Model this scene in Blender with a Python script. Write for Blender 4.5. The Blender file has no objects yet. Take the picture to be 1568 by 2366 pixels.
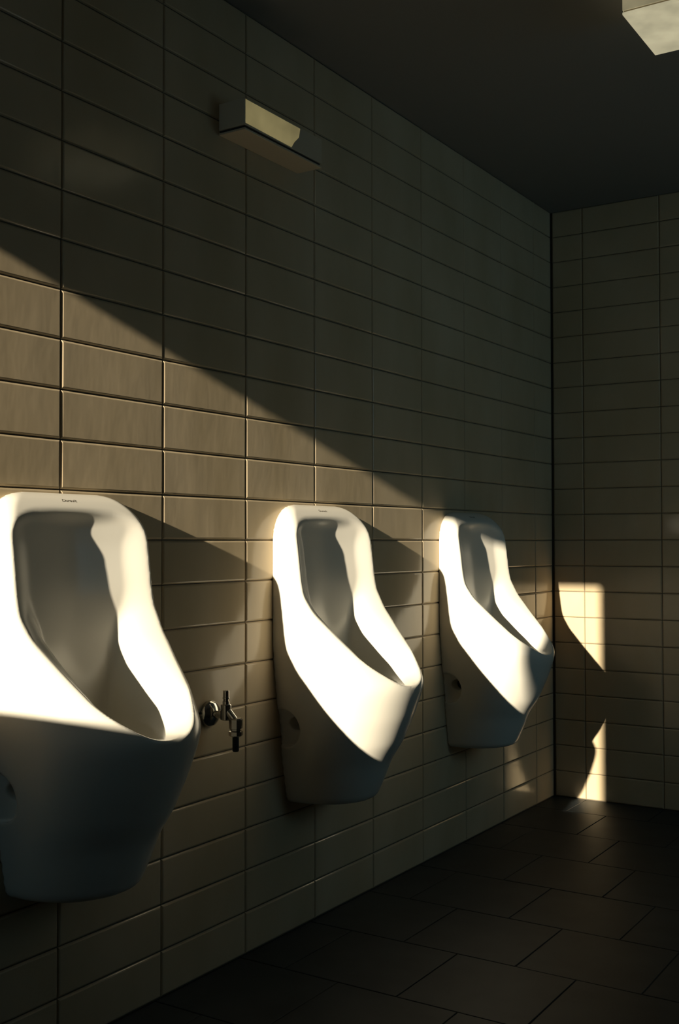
import bpy, bmesh, math, random
import numpy as np
from mathutils import Matrix, Vector

scene = bpy.context.scene
COL = scene.collection
random.seed(7)

# ------------------------------------------------------------ camera
F_PX = 2570.28
YAW, PITCH, ROLL = 0.56840, 0.0267, -0.0015
cam_data = bpy.data.cameras.new('camera')
cam = bpy.data.objects.new('camera', cam_data)
COL.objects.link(cam)
cam_data.sensor_fit = 'AUTO'
cam_data.sensor_width = 36.0
cam_data.lens = 36.0 * F_PX / 2366.0
cam_data.clip_start = 0.05
fw = Vector((-math.sin(YAW) * math.cos(PITCH), math.cos(YAW) * math.cos(PITCH), math.sin(PITCH)))
rt = Vector((math.cos(YAW), math.sin(YAW), 0))
up = rt.cross(fw)
rt2 = rt * math.cos(ROLL) + up * math.sin(ROLL)
up2 = up * math.cos(ROLL) - rt * math.sin(ROLL)
m3 = Matrix((rt2, up2, -fw)).transposed()
cam.matrix_world = Matrix.Translation((1.6525, -1.5607, 0.9955)) @ m3.to_4x4()
scene.camera = cam

# ------------------------------------------------------------ light and view
SUN_DIR = Vector((-0.0750, 1.0, -0.265)).normalized()
sun_d = bpy.data.lights.new('sun', 'SUN')
sun_d.energy = 9.5
sun_d.angle = math.radians(0.55)
sun_d.color = (1.0, 0.87, 0.65)
sun = bpy.data.objects.new('sun', sun_d)
COL.objects.link(sun)
sun.location = (0.6, -4.0, 2.6)
sun.rotation_mode = 'QUATERNION'
sun.rotation_quaternion = SUN_DIR.to_track_quat('-Z', 'Y')

world = bpy.data.worlds.new('world')
scene.world = world
world.use_nodes = True
bg = world.node_tree.nodes['Background']
bg.inputs[0].default_value = (0.45, 0.82, 1.0, 1)
bg.inputs[1].default_value = 0.78

scene.view_settings.view_transform = 'Standard'
scene.view_settings.look = 'None'
scene.view_settings.gamma = 1.0
scene.view_settings.exposure = 0.0
scene.view_settings.use_curve_mapping = False
cy = scene.cycles
cy.use_denoising = True
cy.max_bounces = 10
cy.diffuse_bounces = 6
cy.glossy_bounces = 6
cy.caustics_reflective = True
cy.blur_glossy = 0.4
cy.sample_clamp_indirect = 10.0

# ------------------------------------------------------------ helpers
def new_mat(name, color, rough=0.5, metal=0.0, coat=0.0):
    m = bpy.data.materials.new(name)
    m.use_nodes = True
    b = m.node_tree.nodes['Principled BSDF']
    b.inputs['Base Color'].default_value = (*color, 1)
    b.inputs['Roughness'].default_value = rough
    b.inputs['Metallic'].default_value = metal
    b.inputs['Coat Weight'].default_value = coat
    return m, m.node_tree, b


def noise_bump(nt, b, scale, strength, dist, detail=3.0, stretch=(1, 1, 1)):
    tc = nt.nodes.new('ShaderNodeTexCoord')
    mp = nt.nodes.new('ShaderNodeMapping')
    mp.inputs['Scale'].default_value = stretch
    n = nt.nodes.new('ShaderNodeTexNoise')
    n.inputs['Scale'].default_value = scale
    n.inputs['Detail'].default_value = detail
    bp = nt.nodes.new('ShaderNodeBump')
    bp.inputs['Strength'].default_value = strength
    bp.inputs['Distance'].default_value = dist
    nt.links.new(tc.outputs['Object'], mp.inputs['Vector'])
    nt.links.new(mp.outputs['Vector'], n.inputs['Vector'])
    nt.links.new(n.outputs['Fac'], bp.inputs['Height'])
    nt.links.new(bp.outputs['Normal'], b.inputs['Normal'])
    return n, mp


def noise_color(nt, b, c1, c2, scale, stretch=(1, 1, 1)):
    tc = nt.nodes.new('ShaderNodeTexCoord')
    mp = nt.nodes.new('ShaderNodeMapping')
    mp.inputs['Scale'].default_value = stretch
    n = nt.nodes.new('ShaderNodeTexNoise')
    n.inputs['Scale'].default_value = scale
    n.inputs['Detail'].default_value = 4
    r = nt.nodes.new('ShaderNodeValToRGB')
    r.color_ramp.elements[0].position = 0.32
    r.color_ramp.elements[1].position = 0.68
    r.color_ramp.elements[0].color = (*c1, 1)
    r.color_ramp.elements[1].color = (*c2, 1)
    nt.links.new(tc.outputs['Object'], mp.inputs['Vector'])
    nt.links.new(mp.outputs['Vector'], n.inputs['Vector'])
    nt.links.new(n.outputs['Fac'], r.inputs['Fac'])
    nt.links.new(r.outputs['Color'], b.inputs['Base Color'])


def link_mesh(name, me, mats, parent=None, smooth=False):
    o = bpy.data.objects.new(name, me)
    for m in mats:
        me.materials.append(m)
    if smooth:
        me.polygons.foreach_set('use_smooth', [True] * len(me.polygons))
    COL.objects.link(o)
    if parent is not None:
        o.parent = parent
    return o


def bm_obj(name, bm, mats, parent=None, smooth=False):
    me = bpy.data.meshes.new(name)
    bmesh.ops.recalc_face_normals(bm, faces=bm.faces)
    bm.to_mesh(me)
    bm.free()
    return link_mesh(name, me, mats, parent, smooth)


def empty(name, loc, label, cat, group=None):
    o = bpy.data.objects.new(name, None)
    COL.objects.link(o)
    o.location = loc
    o.empty_display_size = 0.1
    o['label'] = label
    o['category'] = cat
    if group:
        o['group'] = group
    return o


def add_box(bm, lo, hi, bevel=0.0, seg=2):
    r = bmesh.ops.create_cube(bm, size=1.0)
    vs = r['verts']
    for v in vs:
        v.co = Vector([lo[i] + (v.co[i] + 0.5) * (hi[i] - lo[i]) for i in range(3)])
    if bevel > 0:
        es = list({e for v in vs for e in v.link_edges})
        bmesh.ops.bevel(bm, geom=es, offset=bevel, segments=seg, affect='EDGES', profile=0.5)


def lathe(bm, prof, origin, axis, n=32):
    """prof: list of (distance along axis, radius)"""
    axis = Vector(axis).normalized()
    a = axis.orthogonal().normalized()
    b = axis.cross(a)
    o = Vector(origin)
    rings = []
    for d, r in prof:
        rings.append([bm.verts.new(o + axis * d + (a * math.cos(2 * math.pi * k / n) + b * math.sin(2 * math.pi * k / n)) * r) for k in range(n)])
    for i in range(len(rings) - 1):
        for k in range(n):
            bm.faces.new((rings[i][k], rings[i][(k + 1) % n], rings[i + 1][(k + 1) % n], rings[i + 1][k]))
    bm.faces.new(rings[0][::-1])
    bm.faces.new(rings[-1])


# ------------------------------------------------------------ materials
tile_m, nt, b = new_mat('glazed_wall_tile', (0.62, 0.50, 0.33), 0.13)
noise_color(nt, b, (0.56, 0.45, 0.29), (0.66, 0.54, 0.37), 5.0, (1, 1, 0.5))
b.inputs['IOR'].default_value = 1.48
b.inputs['Specular IOR Level'].default_value = 0.28
noise_bump(nt, b, 7.0, 0.6, 0.0026, 4.0, (1, 1, 0.55))
grout_m, nt, b = new_mat('wall_grout', (0.13, 0.11, 0.085), 0.9)
noise_bump(nt, b, 300.0, 0.4, 0.001)
porc_m, nt, b = new_mat('white_porcelain', (0.83, 0.80, 0.72), 0.20)
b.inputs["Specular IOR Level"].default_value = 0.3
b.inputs['IOR'].default_value = 1.5
ftile_m, nt, b = new_mat('dark_floor_tile', (0.03, 0.03, 0.03), 0.5)
b.inputs['Specular IOR Level'].default_value = 0.3
noise_color(nt, b, (0.018, 0.024, 0.028), (0.030, 0.038, 0.042), 9.0)
fgrout_m, nt, b = new_mat('dark_floor_grout', (0.02, 0.02, 0.02), 0.9)
ceil_m, nt, b = new_mat('ceiling_paint', (0.26, 0.26, 0.25), 0.85)
noise_bump(nt, b, 60.0, 0.2, 0.002)
plain_m, nt, b = new_mat('painted_plaster', (0.10, 0.10, 0.10), 0.8)
cream_m, nt, b = new_mat('cream_plaster', (0.55, 0.44, 0.30), 0.8)
noise_bump(nt, b, 60.0, 0.2, 0.002)
chrome_m, nt, b = new_mat('chrome', (0.62, 0.60, 0.56), 0.14, 1.0)
noise_bump(nt, b, 90.0, 0.08, 0.001)
dark_m, nt, b = new_mat('dark_rubber', (0.02, 0.02, 0.02), 0.6)
noise_bump(nt, b, 200.0, 0.1, 0.001)
lampbody_m, nt, b = new_mat('lamp_enamel', (0.70, 0.59, 0.43), 0.45)
noise_bump(nt, b, 80.0, 0.05, 0.001)
ink_m, nt, b = new_mat('grey_print', (0.16, 0.14, 0.11), 0.5)
frame_m, nt, b = new_mat('window_frame_paint', (0.5, 0.5, 0.48), 0.4)

# ------------------------------------------------------------ the room
W = 0.30147          # tile column pitch
H = 0.10             # tile row pitch
YB = 2.5886          # back wall
YR = -2.10           # rear wall (behind the camera)
XR = 3.0             # right wall
ZC = 2.30            # ceiling
GAP = 0.0010         # half joint
BEV = 0.0046


def tiled(name, cols, rows, mapf, mats, grout_depth=0.0042, jitter=0.0014, bev=BEV, gap=GAP):
    """cols / rows: lists of (u0, u1, v0, v1) rects; mapf(u, v, d) -> world point, d = height over the tile plane"""
    vs, fs, mi = [], [], []
    for (u0, u1, v0, v1) in rows:
        a, c, e, g = u0 + gap, u1 - gap, v0 + gap, v1 - gap
        if c - a < 0.01 or g - e < 0.01:
            continue
        t1, t2 = random.gauss(0, jitter), random.gauss(0, jitter * 1.3)
        off = random.gauss(0, 0.0001)
        um, vm = (a + c) / 2, (e + g) / 2
        rings = [(0.0, -grout_depth - 0.0004), (0.0, -bev * 0.80), (bev * 0.50, -bev * 0.20), (bev, 0.0)]
        base = len(vs)
        for ins, d in rings:
            for (u, v) in ((a + ins, e + ins), (c - ins, e + ins), (c - ins, g - ins), (a + ins, g - ins)):
                dd = d + (t1 * (u - um) + t2 * (v - vm) + off if d > -grout_depth else 0)
                vs.append(mapf(u, v, dd))
        for r in range(3):
            for k in range(4):
                p, q = base + r * 4 + k, base + r * 4 + (k + 1) % 4
                fs.append((p, q, q + 4, p + 4))
                mi.append(0)
        fs.append((base + 12, base + 13, base + 14, base + 15))
        mi.append(0)
    us = [r[0] for r in rows] + [r[1] for r in rows]
    ws = [r[2] for r in rows] + [r[3] for r in rows]
    base = len(vs)
    for (u, v) in ((min(us), min(ws)), (max(us), min(ws)), (max(us), max(ws)), (min(us), max(ws))):
        vs.append(mapf(u, v, -grout_depth))
    fs.append((base, base + 1, base + 2, base + 3))
    mi.append(1)
    # solid backing slab, running past the tile field into the corners
    base = len(vs)
    E = 0.02
    for d in (-grout_depth - 0.0005, -0.12):
        for (u, v) in ((min(us) - E, min(ws) - E), (max(us) + E, min(ws) - E), (max(us) + E, max(ws) + E), (min(us) - E, max(ws) + E)):
            vs.append(mapf(u, v, d))
    for q in ((0, 1, 5, 4), (1, 2, 6, 5), (2, 3, 7, 6), (3, 0, 4, 7), (4, 5, 6, 7), (0, 3, 2, 1)):
        fs.append(tuple(base + k for k in q))
        mi.append(1)
    me = bpy.data.meshes.new(name)
    me.from_pydata([tuple(v) for v in vs], [], fs)
    me.polygons.foreach_set('material_index', mi)
    me.validate()
    o = link_mesh(name, me, mats)
    o['kind'] = 'structure'
    return o


# left wall, plane X = 0, joints at Y = k * W
rects = []
k0 = int(math.floor(YR / W))
for k in range(k0, 9):
    y0, y1 = max(k * W, YR), min((k + 1) * W, YB - 0.006)
    for r in range(23):
        rects.append((y0, y1, r * H, (r + 1) * H))
tiled('wall_left', None, rects, lambda u, v, d: (d, u, v), [tile_m, grout_m])
# back wall, plane Y = YB
rects = []
xs = [0.003, 0.12715] + [0.12715 + W * (i + 1) for i in range(10)]
xs = [x for x in xs if x < XR] + [XR]
for i in range(len(xs) - 1):
    for r in range(23):
        rects.append((xs[i], xs[i + 1], r * H, (r + 1) * H))
tiled('wall_back', None, rects, lambda u, v, d: (u, YB - d, v), [tile_m, grout_m])
# floor
rects = []
T = 0.30
j = 0
y1 = YB
y0 = 2.38
while y1 > YR:
    off = 0.13 if j % 2 == 0 else 0.28
    edges = [0.0] + [off + T * i for i in range(0, 12) if 0.02 < off + T * i < XR - 0.02] + [XR]
    for i in range(len(edges) - 1):
        rects.append((edges[i], edges[i + 1], max(y0, YR), y1))
    y1 = y0
    y0 -= T
    j += 1
tiled('floor', None, rects, lambda u, v, d: (u, v, d), [ftile_m, fgrout_m], 0.0018, 0.0008, 0.0012, 0.0015)


def slab(name, lo, hi, m):
    bm = bmesh.new()
    add_box(bm, lo, hi)
    o = bm_obj(name, bm, [m])
    o['kind'] = 'structure'
    return o


slab('ceiling', (-0.12, YR - 0.12, ZC), (XR + 0.12, YB + 0.12, ZC + 0.12), ceil_m)
# right wall (outside the frame) ; its long window is added for cool fill light
VY0, VY1, VZ0, VZ1 = 0.70, 2.20, 0.95, 2.10
bm = bmesh.new()
add_box(bm, (XR, YR - 0.12, -0.12), (XR + 0.15, VY0, ZC + 0.12))
add_box(bm, (XR, VY1, -0.12), (XR + 0.15, YB + 0.12, ZC + 0.12))
add_box(bm, (XR, VY0, -0.12), (XR + 0.15, VY1, VZ0))
add_box(bm, (XR, VY0, VZ1), (XR + 0.15, VY1, ZC + 0.12))
o = bm_obj('wall_right', bm, [cream_m])
o['kind'] = 'structure'
bm = bmesh.new()
for a_, b_ in (((XR + 0.05, VY0, VZ0), (XR + 0.10, VY0 + 0.04, VZ1)), ((XR + 0.05, VY1 - 0.04, VZ0), (XR + 0.10, VY1, VZ1)),
               ((XR + 0.05, VY0, VZ0), (XR + 0.10, VY1, VZ0 + 0.04)), ((XR + 0.05, VY0, VZ1 - 0.04), (XR + 0.10, VY1, VZ1)),
               ((XR + 0.05, 1.43, VZ0), (XR + 0.10, 1.47, VZ1))):
    add_box(bm, a_, b_)
o = bm_obj('fill_window', bm, [frame_m])
o['kind'] = 'structure'
slab('light_blocker', (2.20, -1.75, 0), (2.24, 1.02, 2.15), plain_m)  # unseen panel added to keep window light off the near left wall
# rear wall with the tall window whose beam crosses the room
WX0, WX1, WZ0, WZ1 = 0.06, 0.543, 1.196, 2.0715
bm = bmesh.new()
add_box(bm, (-0.12, YR - 0.12, -0.12), (WX0 - 0.04, YR, ZC))
add_box(bm, (WX1 + 0.04, YR - 0.12, -0.12), (XR + 0.12, YR, ZC))
add_box(bm, (WX0 - 0.04, YR - 0.12, -0.12), (WX1 + 0.04, YR, WZ0 - 0.04))
add_box(bm, (WX0 - 0.04, YR - 0.12, WZ1 + 0.04), (WX1 + 0.04, YR, ZC))
o = bm_obj('wall_rear', bm, [plain_m])
o['kind'] = 'structure'
bm = bmesh.new()
add_box(bm, (WX0 - 0.04, YR - 0.05, WZ0 - 0.04), (WX0, YR, WZ1 + 0.04))
add_box(bm, (WX1, YR - 0.05, WZ0 - 0.04), (WX1 + 0.04, YR, WZ1 + 0.04))
add_box(bm, (WX0, YR - 0.05, WZ0 - 0.04), (WX1, YR, WZ0))
add_box(bm, (WX0, YR - 0.05, WZ1), (WX1, YR, WZ1 + 0.04))
o = bm_obj('window_1', bm, [frame_m])
o['kind'] = 'structure'

# ------------------------------------------------------------ urinal shape
PZ = np.array([0.30, 0.34, 0.385, 0.43, 0.48, 0.55, 0.60, 0.625, 0.645, 0.66, 0.68, 0.709, 0.76, 0.817, 0.86, 0.90, 0.95, 1.00, 1.03, 1.05, 1.07, 1.085, 1.10])
PX = np.array([0.165, 0.1744, 0.1946, 0.2113, 0.2434, 0.2741, 0.291, 0.2973, 0.2962, 0.2872, 0.2715, 0.2453, 0.1816, 0.1175, 0.0890, 0.0812, 0.0755, 0.0690, 0.0610, 0.0505, 0.0355, 0.0215, 0.0])


def smooth_table(z, x, step=0.002, it=60):
    zz = np.arange(z[0], z[-1], step)
    xx = np.interp(zz, z, x)
    for _ in range(it):
        xx[1:-1] = 0.25 * xx[:-2] + 0.5 * xx[1:-1] + 0.25 * xx[2:]
    return zz, xx


PZs, PXs = smooth_table(PZ, PX, it=40)


def smax(a, b, k):
    h = np.clip(0.5 + 0.5 * (a - b) / k, 0, 1)
    return b * (1 - h) + a * h + k * h * (1 - h)


def smin(a, b, k):
    return -smax(-a, -b, k)


def sstep(a, b, x):
    t = np.clip((x - a) / (b - a), 0, 1)
    return t * t * (3 - 2 * t)


def urinal_f(X, Y, Z):
    ay = np.sqrt(Y * Y + 1e-8)
    # half width of the body
    Wd = 0.192 - 0.060 * np.clip((0.74 - Z) / 0.41, 0, 1.2) ** 1.25
    R = 0.095
    zt = np.clip((Z - (1.095 - R)) / R, 0, 1)
    Wd = Wd - R * (1 - np.sqrt(1 - zt ** 2 * 0.998))
    D = np.interp(Z, PZs, PXs)
    up_ = sstep(0.64, 0.86, Z)
    ry = Wd * 0.98 * (1 - up_) + 0.024 * up_
    rx = np.minimum(D * 0.85, 0.150 * (1 - up_) + 0.026 * up_)
    D2 = D

    def hull(off, open_front):
        w, d = Wd - off, D2 - 0.42 * off + open_front
        r_y = np.maximum(ry - 0.3 * off, 0.02)
        u = np.maximum(0, (ay - (w - r_y)) / r_y)
        v = np.maximum(0, (X - (d - rx)) / np.maximum(rx, 1e-3))
        g = np.sqrt(u * u + v * v + 1e-9) - 1
        return g * np.minimum(r_y, rx)
    body = hull(0.0, 0.0)
    body = smax(body, 0.330 - Z, 0.022)
    body = smax(body, Z - 1.094, 0.02)
    # dished cavity: a thin outer edge, flaring inwards to a deep channel
    zr = 0.632 + 0.055 * (ay / 0.144) ** 2.2
    below = np.maximum(zr - Z, 0)
    above = np.maximum(Z - zr, 0)
    dep = below + np.maximum(D2 - X, 0)
    off = 0.007 + 0.095 * (1 - np.exp(-dep / 0.033))
    cav = hull(off, 3.0 * above)
    q1 = ay - (0.192 - R)
    q2 = Z - (1.062 - R)
    outl = np.minimum(np.maximum(q1, q2), 0) + np.sqrt(np.maximum(q1, 0) ** 2 + np.maximum(q2, 0) ** 2) - R
    cav = smax(cav, outl + off * 0.35, 0.008)
    cav = smax(cav, 0.43 + 0.10 * sstep(0.0, 0.3, X) - Z, 0.06)
    cav = smax(cav, 0.0325 - 0.0105 * sstep(0.88, 1.0, Z) + 0.19 * np.sqrt(ay * ay + 0.0009) - X, 0.016)
    f = smax(body, -cav, 0.008)
    # fixing recess low on each side
    rr = np.sqrt((X - 0.016) ** 2 + (Z - 0.526) ** 2) - 0.047
    rec = smax(rr, (Wd - 0.004 - 0.50 * X) - ay, 0.003)
    rr2 = np.sqrt((X - 0.040) ** 2 + (Z - 0.536) ** 2) - 0.017
    rec = smin(rec, smax(rr2, Wd - 0.06 - ay, 0.003), 0.002)
    f = smax(f, -rec, 0.005)
    f = np.maximum(f, 0.0006 - X)
    return f


def surface_nets(fn, lo, hi, h):
    ax = [np.arange(lo[i], hi[i] + h, h) for i in range(3)]
    X, Y, Z = np.meshgrid(*ax, indexing='ij')
    f = fn(X, Y, Z)
    n = f.shape
    c = [(0, 0, 0), (1, 0, 0), (0, 1, 0), (1, 1, 0), (0, 0, 1), (1, 0, 1), (0, 1, 1), (1, 1, 1)]
    def sub(o):
        return f[o[0]:n[0] - 1 + o[0], o[1]:n[1] - 1 + o[1], o[2]:n[2] - 1 + o[2]]
    S = np.stack([sub(o) for o in c], -1)
    ins = S < 0
    act = ins.any(-1) & ~ins.all(-1)
    idx = -np.ones(act.shape, int)
    cells = np.argwhere(act)
    idx[act] = np.arange(len(cells))
    V = S[act]
    acc = np.zeros((len(cells), 3))
    cnt = np.zeros(len(cells))
    co = np.array(c, float)
    for a in range(8):
        for b_ in range(a + 1, 8):
            if np.abs(co[a] - co[b_]).sum() != 1:
                continue
            fa, fb = V[:, a], V[:, b_]
            m = (fa < 0) != (fb < 0)
            t = np.where(m, fa / np.where(m, fa - fb, 1), 0)
            acc += m[:, None] * (co[a] + (co[b_] - co[a]) * t[:, None])
            cnt += m
    P = (cells + acc / cnt[:, None]) * h + np.array([a[0] for a in ax])
    for _ in range(4):
        e = 0.0008
        f0 = fn(P[:, 0], P[:, 1], P[:, 2])
        g = np.stack([(fn(*(P + d).T) - fn(*(P - d).T)) / (2 * e) for d in np.eye(3) * e], 1)
        g2 = (g * g).sum(1) + 1e-6
        stp = -(f0 / g2)[:, None] * g
        l = np.linalg.norm(stp, axis=1, keepdims=True)
        stp *= np.minimum(1, 0.5 * h / np.maximum(l, 1e-9))
        P = P + stp * 0.8
    faces = []
    for axis in range(3):
        o = [0, 0, 0]
        o[axis] = 1
        a = f[:n[0] - o[0], :n[1] - o[1], :n[2] - o[2]] < 0
        b_ = f[o[0]:, o[1]:, o[2]:] < 0
        e = np.argwhere(a != b_)
        u, v = (axis + 1) % 3, (axis + 2) % 3
        e = e[(e[:, u] > 0) & (e[:, v] > 0)]
        ok = (e[:, u] < n[u] - 1) & (e[:, v] < n[v] - 1)
        e = e[ok]
        du = np.zeros(3, int); du[u] = 1
        dv = np.zeros(3, int); dv[v] = 1
        q = [e - du - dv, e - dv, e, e - du]
        ids = np.stack([idx[t[:, 0], t[:, 1], t[:, 2]] for t in q], 1)
        flip = ~a[tuple(e.T)]
        ids[flip] = ids[flip][:, ::-1]
        faces.append(ids)
    return P, np.concatenate(faces)


GRID = 0.0042
P, Q = surface_nets(urinal_f, (-0.006, -0.2075, 0.31), (0.37, 0.2075, 1.11), GRID)
urinal_me = bpy.data.meshes.new('bowl')
urinal_me.from_pydata(P.tolist(), [], Q.tolist())
urinal_me.validate()
urinal_me.update()

# ------------------------------------------------------------ urinals
def make_urinal():
    root = empty('urinal', (0, 0, 0), 'x', 'urinal', 'white wall-hung urinals in a row')
    link_mesh('bowl', urinal_me, [porc_m], root, True)
    cu = bpy.data.curves.new('maker_mark', 'FONT')
    cu.body = 'Duravit'
    cu.size = 0.0125
    cu.shear = 0.3
    cu.extrude = 0.0002
    cu.align_x = 'CENTER'
    t = bpy.data.objects.new('maker_mark', cu)
    COL.objects.link(t)
    dg = bpy.context.evaluated_depsgraph_get()
    me = bpy.data.meshes.new_from_object(t.evaluated_get(dg))
    bpy.data.objects.remove(t)
    # lay the letters on the sloped cap above the opening
    me.name = 'maker_mark'
    for v in me.vertices:
        yy, s = v.co.x - 0.006, v.co.y
        z = 1.0745 + s * 0.6
        xs_ = np.linspace(0.0, 0.15, 601)
        fv = urinal_f(xs_, np.full(601, yy), np.full(601, z))
        inside = np.where(fv < 0)[0]
        x = xs_[inside[-1]] if len(inside) else 0.05
        v.co = Vector((x + 0.0004 + v.co.z, yy, z))
    link_mesh('maker_mark', me, [ink_m], root)
    for s in (-1, 1):
        bm = bmesh.new()
        lathe(bm, [(-0.006, 0.016), (0.002, 0.016), (0.004, 0.012)], (0.040, s * 0.109, 0.536), (0, s, 0), 24)
        p = bm_obj('fixing_plug', bm, [dark_m], root, False)
    return root


def copy_tree(o, parent=None):
    c = o.copy()
    COL.objects.link(c)
    c.parent = parent
    for ch in list(o.children):
        copy_tree(ch, c)
    return c


proto = make_urinal()
urinal_labels = [
    'largest white porcelain urinal, nearest the camera and cut by the left edge of the photo',
    'white porcelain urinal in the middle of the row, directly right of the chrome valve',
    'smallest white porcelain urinal at the far end, beside the room corner',
]
for i, lab in enumerate(urinal_labels):
    o = proto if i == 0 else copy_tree(proto)
    o.location = (0.0, i * 3 * W, 0.0)
    o['label'] = lab

# ------------------------------------------------------------ chrome valve on the left wall
VY, VZ = 0.463, 0.597
v = empty('angle_valve', (0, VY, VZ), 'small chrome angle valve on the tiled wall between the first and second urinal', 'valve')


def lpart(name, segs, m, smooth=True, parent=v, n=32):
    bm = bmesh.new()
    for prof, org, ax, nn in segs:
        lathe(bm, prof, org, ax, nn)
    o = bm_obj(name, bm, [m], parent, False)
    if smooth:
        me = o.data
        me.polygons.foreach_set('use_smooth', [True] * len(me.polygons))
        me.set_sharp_from_angle(angle=math.radians(35))
    return o


lpart('rosette', [([(0.0005, 0.031), (0.004, 0.031), (0.009, 0.029), (0.014, 0.024), (0.018, 0.016), (0.020, 0.0095)], (0, 0, 0), (1, 0, 0), 40)], chrome_m)
lpart('inlet_pipe', [([(0.012, 0.009), (0.045, 0.009)], (0, 0, 0), (1, 0, 0), 24)], chrome_m)
lpart('valve_body', [([(-0.011, 0.0105), (-0.009, 0.013), (0.024, 0.013), (0.026, 0.011)], (0.050, 0, 0), (0, 0, 1), 28),
                     ([(0.0, 0.0100), (0.034, 0.0085)], (0.050, 0, 0.014), (0.80, 0, -0.74), 24)], chrome_m)
lpart('spindle', [([(0.024, 0.0085), (0.033, 0.0080), (0.034, 0.0065), (0.037, 0.0065), (0.038, 0.0085), (0.041, 0.0085), (0.042, 0.0074), (0.056, 0.0074), (0.057, 0.0065)], (0.050, 0, 0), (0, 0, 1), 24)], chrome_m)
lpart('outlet_nut', [([(0.002, 0.012), (-0.001, 0.0155), (-0.021, 0.0155), (-0.022, 0.013), (-0.026, 0.013), (-0.028, 0.0165), (-0.037, 0.0165), (-0.040, 0.012)][::-1], (0.078, 0, -0.006), (0, 0, 1), 8)], chrome_m, False)
lpart('hose_tail', [([(-0.074, 0.0062), (-0.072, 0.0076), (-0.034, 0.0076)], (0.078, 0, -0.006), (0, 0, 1), 20)], dark_m)

# ------------------------------------------------------------ lamps
def emission_mat(name, color, strength, base, lo=(0, 0, 0), hi=(1, 1, 1), soft=None, rough=0.3):
    m, nt, b = new_mat(name, base, rough)
    tc = nt.nodes.new('ShaderNodeTexCoord')
    n = nt.nodes.new('ShaderNodeTexNoise')
    n.inputs['Scale'].default_value = 14
    n.inputs['Detail'].default_value = 3
    mr = nt.nodes.new('ShaderNodeMapRange')
    mr.inputs['From Min'].default_value = 0.3
    mr.inputs['From Max'].default_value = 0.7
    mr.inputs['To Min'].default_value = 0.75
    mr.inputs['To Max'].default_value = 1.15
    nt.links.new(tc.outputs['Object'], n.inputs['Vector'])
    nt.links.new(n.outputs['Fac'], mr.inputs['Value'])
    mul = nt.nodes.new('ShaderNodeMath')
    mul.operation = 'MULTIPLY'
    mul.inputs[1].default_value = strength
    nt.links.new(mr.outputs['Result'], mul.inputs[0])
    nt.links.new(mul.outputs['Value'], b.inputs['Emission Strength'])
    b.inputs['Emission Color'].default_value = (*color, 1)
    return m


glow_m = emission_mat('ceiling_diffuser', (1.0, 0.90, 0.58), 0.46, (0.5, 0.48, 0.4))
glow2_m = emission_mat('painted_glow', (1.0, 0.82, 0.36), 0.19, (0.3, 0.28, 0.2))  # emission for the bright patch painted on the wall lamp cover

LY0, LY1, LZ0, LZ1, LD = 0.495, 0.822, 1.962, 2.037, 0.078
wl = empty('wall_lamp', (0, (LY0 + LY1) / 2, LZ0), 'box-shaped lamp mounted high on the left tiled wall, with a dull yellow glow painted on part of the front', 'lamp')
cyy = (LY0 + LY1) / 2


def lbox(name, lo, hi, m, parent, org, bev=0.0):
    bm = bmesh.new()
    add_box(bm, [lo[i] - org[i] for i in range(3)], [hi[i] - org[i] for i in range(3)], bev)
    return bm_obj(name, bm, [m], parent)


org = (0, cyy, LZ0)
lbox('cover', (0.0005, LY0, LZ0 + 0.011), (LD, LY1, LZ1), lampbody_m, wl, org, 0.0015)
lbox('shadow_gap', (0.0005, LY0 + 0.004, LZ0 + 0.004), (LD - 0.004, LY1 - 0.004, LZ0 + 0.012), dark_m, wl, org)
lbox('bottom_plate', (0.0005, LY0, LZ0), (LD, LY1, LZ0 + 0.005), lampbody_m, wl, org, 0.001)
bm = bmesh.new()  # bright patch on the cover painted in as emission, in place of a reflection
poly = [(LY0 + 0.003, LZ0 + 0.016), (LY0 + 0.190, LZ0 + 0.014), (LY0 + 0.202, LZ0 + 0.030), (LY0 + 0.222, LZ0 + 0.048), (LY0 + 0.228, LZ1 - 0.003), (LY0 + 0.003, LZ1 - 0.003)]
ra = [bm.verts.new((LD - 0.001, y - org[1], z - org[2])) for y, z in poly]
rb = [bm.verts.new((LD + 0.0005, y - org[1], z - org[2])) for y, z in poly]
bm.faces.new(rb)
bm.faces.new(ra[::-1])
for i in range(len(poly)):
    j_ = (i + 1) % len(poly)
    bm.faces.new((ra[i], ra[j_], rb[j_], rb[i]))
bm_obj('painted_glow_patch', bm, [glow2_m], wl)

CX0, CX1, CY0, CY1, CZ = 0.845, 1.097, 0.909, 1.161, 2.20
cl = empty('ceiling_lamp', ((CX0 + CX1) / 2, (CY0 + CY1) / 2, CZ), 'pale glowing box lamp under the ceiling in the top right corner of the photo', 'lamp')
org = ((CX0 + CX1) / 2, (CY0 + CY1) / 2, CZ)
lbox('diffuser', (CX0, CY0, CZ), (CX1, CY1, CZ + 0.006), glow_m, cl, org, 0.001)
lbox('frame', (CX0 + 0.003, CY0 + 0.003, CZ + 0.006), (CX1 - 0.003, CY1 - 0.003, CZ + 0.010), lampbody_m, cl, org)
side_m = emission_mat('ceiling_diffuser_side', (1.0, 0.86, 0.50), 0.24, (0.5, 0.48, 0.4))
lbox('side_shade', (CX0, CY0, CZ + 0.010), (CX1, CY1, ZC - 0.0005), side_m, cl, org, 0.001)
